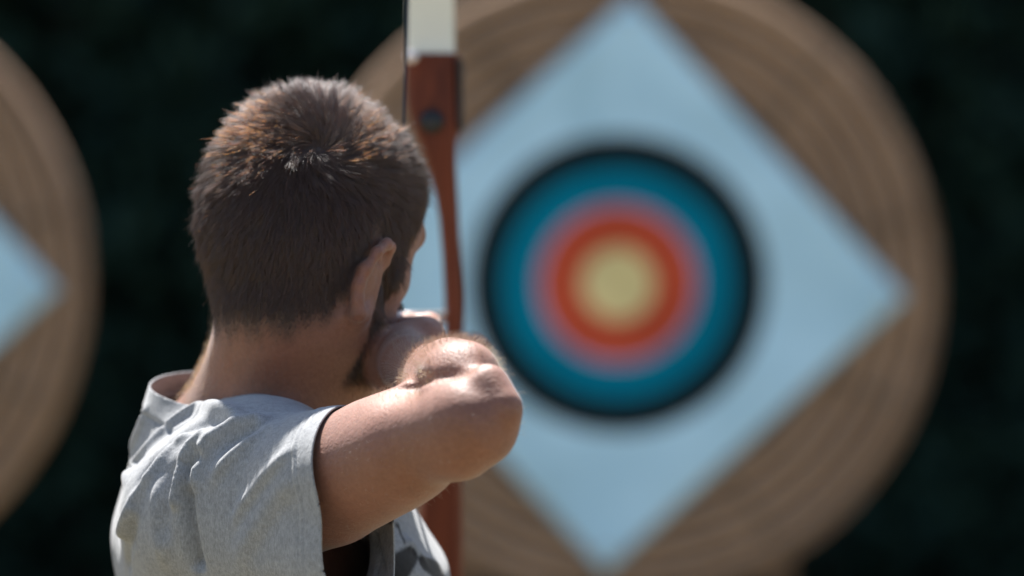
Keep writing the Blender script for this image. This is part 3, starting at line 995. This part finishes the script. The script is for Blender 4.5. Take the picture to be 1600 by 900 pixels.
def scalp_hair(n):
    P, N = sample(BV, BT, BN, (hair_mask(hh) * inhead) ** 1.4, n)
    h = to_head(P)
    # flow: out from the whorl, falling down the back and sides, forwards over the top
    v = P - WHORL; dw = np.linalg.norm(v, axis=1, keepdims=True)
    v = v / (dw + 1e-6)
    swirl = np.cross(N, v) * np.exp(-(dw / .045) ** 2) * .9
    down = -hu[None] * (1 - sstep(.04, .105, h[:, 2]))[:, None] * 1.4
    fwd = hf[None] * (sstep(.03, .09, h[:, 2]) * sstep(-.06, .02, h[:, 1]))[:, None] * .8
    t = v + swirl + down + fwd
    t += .15 * np.stack([nz(P, 90, 1), nz(P, 90, 2), nz(P, 90, 3)], 1)
    t -= N * (t * N).sum(1, keepdims=True); t /= np.linalg.norm(t, axis=1, keepdims=True) + 1e-9
    # length: long on top, faded to the nape and around the ear
    zl = np.interp(h[:, 1], HLY, HLZ); ed = h[:, 2] - zl
    top = sstep(.035, .105, h[:, 2])
    L = (.0062 + .0055 * sstep(0, .05, ed)) * (1 - top) + .0180 * top
    L *= .22 + .78 * sstep(-.010, .034, ed)
    L *= rng.uniform(.72, 1.12, len(L)) * (1 + .14 * nz(P, 160, 4))
    lift = .33 + .11 * top + .10 * nz(P, 120, 5)
    # clumps
    ncl = 6500
    ci = rng.choice(n, ncl, False)
    kd = KDTree(ncl)
    for k, i in enumerate(ci): kd.insert(P[i], k)
    kd.balance()
    own = np.array([kd.find(p)[1] for p in P]); oc = ci[own]
    jit = rng.normal(0, 1, (n, 3)) * .14
    m = 6; S = np.linspace(0, 1, m)
    out = np.empty((n, m, 3))
    dirn = t + jit
    cj = rng.normal(0, 1, (ncl, 3)) * .19
    cl = ((.40 + .35 * rng.random(n)) * (.35 + .65 * top))[:, None]
    tipL = L[:, None] * (N * lift[:, None] + dirn * (1 - .35 * lift[:, None]) + cj[own] * .6)
    cen = P[oc] + L[oc][:, None] * (N[oc] * lift[oc][:, None] + t[oc] * (1 - .35 * lift[oc][:, None]) + cj[own])
    for k, s in enumerate(S):
        p = P + L[:, None] * N * (lift[:, None] * (s - .30 * s * s) * 1.25) + L[:, None] * (dirn * (1 - .35 * lift[:, None]) + cj[own] * .6) * s ** 1.45
        q = cl * s ** 1.5 * .75
        out[:, k] = p * (1 - q) + (cen + (P - P[oc]) * .35) * q
    # a few strays
    st = rng.random(n) < .018
    out[st] += (N[st] * .004 + rng.normal(0, 1, (st.sum(), 3)) * .002)[:, None] * (S ** 1.3)[None, :, None]
    return out


HAIR = hair_mat("brown_hair", 1.0, .34, .30, .30, .17, (.36, .225, .17), 1.55)
Pm = scalp_hair(80000)
curves_obj("hair", Pm, np.array([.000082, .000086, .000082, .000074, .000060, .000028]), HAIR, person)

# beard stubble
P, N = sample(BV, BT, BN, beard_mask(hh) * inhead, 20000)
t = -hu[None] + .2 * hf[None] + rng.normal(0, .3, (len(P), 3)); t -= N * (t * N).sum(1, keepdims=True)
L = rng.uniform(.004, .009, (len(P), 1)); S = np.linspace(0, 1, 4)
out = np.stack([P + L * (N * .55 * s + t * .8 * s * s) for s in S], 1)
curves_obj("beard", out, np.array([.00006, .00006, .00005, .00003]), hair_mat("beard_hair", .85, .5), person)

# fine down on arm, elbow and neck
dE = np.minimum(poly_dist(BV, [HEM, MID, ELB])[0], poly_dist(BV, [ELB, W(697, 592, 2.86), WR])[0])
wf = np.exp(-(poly_dist(BV, [W(716, 599, 2.80), W(668, 580, 2.94)])[0] / .047) ** 4) * 1.0 + .05 * (dE < .06) * (BV[:, 1] < 2.93) * (BV[:, 0] > W(540, 0, 2.88)[0])
P, N = sample(BV, BT, BN, wf, 5500)
t = unit(ELB - WR)[None] * .7 + np.array([.25, 0, .15]) + rng.normal(0, .35, (len(P), 3)); t -= N * (t * N).sum(1, keepdims=True)
L = rng.uniform(.003, .0090, (len(P), 1)); S = np.linspace(0, 1, 5)
out = np.stack([P + L * (N * .75 * s + t * .6 * s * s) for s in S], 1)
DOWN = hair_mat("arm_hair", .30, .15, .35, .3, .6, (.60, .52, .45))
curves_obj("arm_hair", out, np.array([.00006, .00006, .000052, .000042, .00002]), DOWN, person)
nm = np.exp(-(poly_dist(BV, [H(-.03, -.09, -.05), H(0, -.085, -.09), W(330, 600, 3.1)])[0] / .035) ** 4)
P, N = sample(BV, BT, BN, nm, 2600)
t = -hu[None] + rng.normal(0, .4, (len(P), 3)); t -= N * (t * N).sum(1, keepdims=True)
L = rng.uniform(.003, .008, (len(P), 1))
out = np.stack([P + L * (N * .7 * s + t * .7 * s * s) for s in S], 1)
curves_obj("neck_hair", out, np.array([.00004, .00004, .000035, .00003, .000015]), hair_mat("neck_down", .6, .3, .35, .3, .6, (.30, .22, .17)), person)


# ================================================================== BOW AND ARROW
RISER = wood_mat("riser_wood", (.10, .025, .012), (.19, .045, .018), (60, 60, 5), .6)
LIMB = plain("limb_glass", (.78, .79, .72), .42, var=.04, scale=8)
BLACK = plain("black_fitting", (.012, .012, .013), .4)
STRING = plain("bow_string", (.02, .02, .022), .6)
DARKWOOD = plain("riser_edge", (.022, .014, .012), .5)
bow = empty("recurve_bow", (GRIP[0], GRIP[1], 0))
tag(bow, "red brown wooden recurve bow with white limbs held upright by the archer", "bow")


def B(px, py, dy=0.0):
    """the bow's own plane, upright in the world"""
    p = W(px, py, BD); return np.array([p[0], GRIP[1] + dy, p[2]])


# riser outline as left and right edges down its length (half of its depth each way)
rows = [(84, 635, 717, .022), (130, 636, 717, .027), (165, 638, 717, .031), (195, 646, 717.5, .034), (206, 650, 717, .034), (225, 657, 713, .034), (262, 670, 713, .032), (300, 680, 715, .030), (340, 687, 717, .029), (400, 692, 720, .029),
        (460, 695, 723, .030), (520, 696, 724, .031), (560, 690, 722, .030), (600, 685, 720, .028), (650, 680, 719, .027), (700, 674, 720, .028), (760, 660, 721, .032), (830, 652, 722, .034), (900, 652, 722, .034), (980, 644, 721, .030), (1040, 640, 720, .024), (1090, 640, 719, .020)]
V, F = [], []
pr_ = [(-1, -.6), (-.7, -1), (.7, -1), (1, -.6), (1, .6), (.7, 1), (-.7, 1), (-1, .6)]
for py, xl, xr, dp in rows:
    a, b = B(xl, py), B(xr, py); c = (a + b) / 2; hw = (b[0] - a[0]) / 2
    for u, v in pr_: V.append((c[0] + math.copysign(hw - (.0 if abs(u) == 1 else .004), u), c[1] + v * dp, c[2]))
n8 = 8
for i in range(len(rows) - 1):
    for k in range(n8): F.append((i * n8 + k, i * n8 + (k + 1) % n8, (i + 1) * n8 + (k + 1) % n8, (i + 1) * n8 + k))
F += [tuple(range(n8))[::-1], tuple(range((len(rows) - 1) * n8, len(rows) * n8))]
riser = mesh_obj("riser", V, [f[::-1] for f in F], RISER, bow)
b_ = riser.modifiers.new("bevel", 'BEVEL'); b_.width = .002; b_.segments = 2; b_.limit_method = 'ANGLE'
riser.data.polygons.foreach_set("use_smooth", [False] * len(riser.data.polygons))
# dark side plate by the sight window
sp = MB(); sp.box(B(719.5, 92), B(719.5, 204), (.0024, 0, 0), (0, .030, 0)); sp.build("side_plate", DARKWOOD, bow, bevel=.001)
# limb bolts in dark recesses
for py in (190, 915):
    c = B(676, py, -.0335)
    m = MB(); m.tube([c + (0, .004, 0), c + (0, -.0045, 0)], .0115, 20); m.build("limb_bolt", BLACK, bow, True)
    m = MB(); m.tube([c + (0, -.003, 0), c + (0, -.0065, 0)], .005, 6); m.build("bolt_head", BLACK, bow)
# limbs
tipU = B(672, -640, -.30); tipL = B(680, 1800, -.30)
for s, y0, px in ((1, 82, 674.5), (-1, 1092, 680)):
    z0 = B(0, y0)[2]; cx0 = B(px, y0)[0]; tip = tipU if s > 0 else tipL
    V = []; K = 26
    for i in range(K + 1):
        t = i / K; z = z0 + (tip[2] - z0) * t - s * .004 * (1 - t)
        y = GRIP[1] - .012 - .018 * t - (.30 - .03) * (t ** 1.6) * 1.12 + .055 * sstep(.72, 1, t)
        hw = .0222 * (1 - .72 * t ** 1.4); x = cx0 + (tip[0] - cx0) * t; th = .0062 - .0032 * t
        for u, v in ((-1, -1), (1, -1), (1, 1), (-1, 1)): V.append((x + u * hw, y + v * th, z))
    F = [(4 * i + k, 4 * i + (k + 1) % 4, 4 * i + 4 + (k + 1) % 4, 4 * i + 4 + k) for i in range(K) for k in range(4)] + [(3, 2, 1, 0), (4 * K, 4 * K + 1, 4 * K + 2, 4 * K + 3)]
    lo = mesh_obj("limb", V, F if s > 0 else [f[::-1] for f in F], LIMB, bow, False)
    bv = lo.modifiers.new("bevel", 'BEVEL'); bv.width = .0012; bv.limit_method = 'ANGLE'
    end = np.array(V[-4:]).mean(0)
    if s > 0: tipU = end
    else: tipL = end
# pale washer at the corner of the upper limb pocket
m = MB(); c = B(645, 90, -.030); m.tube([c, c + (0, -.010, 0)], .0062, 14); m.build("limb_pin", plain("pin_steel", (.75, .68, .66), .3, .6), bow, True)
NOCK = W(621, 491, 3.112)
st = MB(); st.tube([tipU + (0, -.006, -.004), NOCK, tipL + (0, -.006, .004)], .0013, 7); st.build("string", STRING, bow, True)
st = MB(); v_ = unit(tipU - NOCK); v2 = unit(tipL - NOCK); st.tube([NOCK + v_ * .11, NOCK, NOCK + v2 * .11], .0019, 8); st.build("serving", STRING, bow, True)

arrow = empty("arrow", tuple(NOCK))
tag(arrow, "thin arrow nocked on the bow string above the drawing hand", "arrow")
REST = B(690, 492, 0)
ad = unit(REST - NOCK); TIP = REST + ad * .06
m = MB(); m.tube([NOCK + ad * .012, TIP], .0030, 10); m.build("shaft", plain("arrow_shaft", (.42, .40, .37), .3, .3), arrow, True)
m = MB(); m.tube([NOCK - ad * .004, NOCK + ad * .014], [.0024, .0034], 10); m.build("nock", plain("white_nock", (.8, .8, .8), .35, var=.03), arrow, True)
m = MB(); m.tube([TIP - ad * .01, TIP + ad * .012, TIP + ad * .024], [.0034, .0032, .0004], 10); m.build("point", plain("arrow_point", (.4, .4, .42), .3, 1), arrow, True)
sx = unit(np.cross(ad, [0, 0, 1])); sz = np.cross(sx, ad)
for q in range(3):
    an = R(90 + 120 * q); o_ = math.cos(an) * sx + math.sin(an) * sz; nn = np.cross(ad, o_) * .0006
    pts = [(.022, .003), (.028, .0095), (.046, .009), (.066, .003)]
    V = [NOCK + ad * a_ + o_ * b_ + s * nn for s in (-1, 1) for a_, b_ in pts]
    mesh_obj("vane", V, [(0, 1, 2, 3), (7, 6, 5, 4), (0, 4, 5, 1), (1, 5, 6, 2), (2, 6, 7, 3), (3, 7, 4, 0)], BLACK, arrow, False)
m = MB(); m.box(REST + (-.008, -.004, -.005), REST + (.010, -.004, -.005), (0, .004, 0), (0, 0, .0018)); m.build("arrow_rest", plain("rest_plastic", (.75, .66, .64), .4), bow)
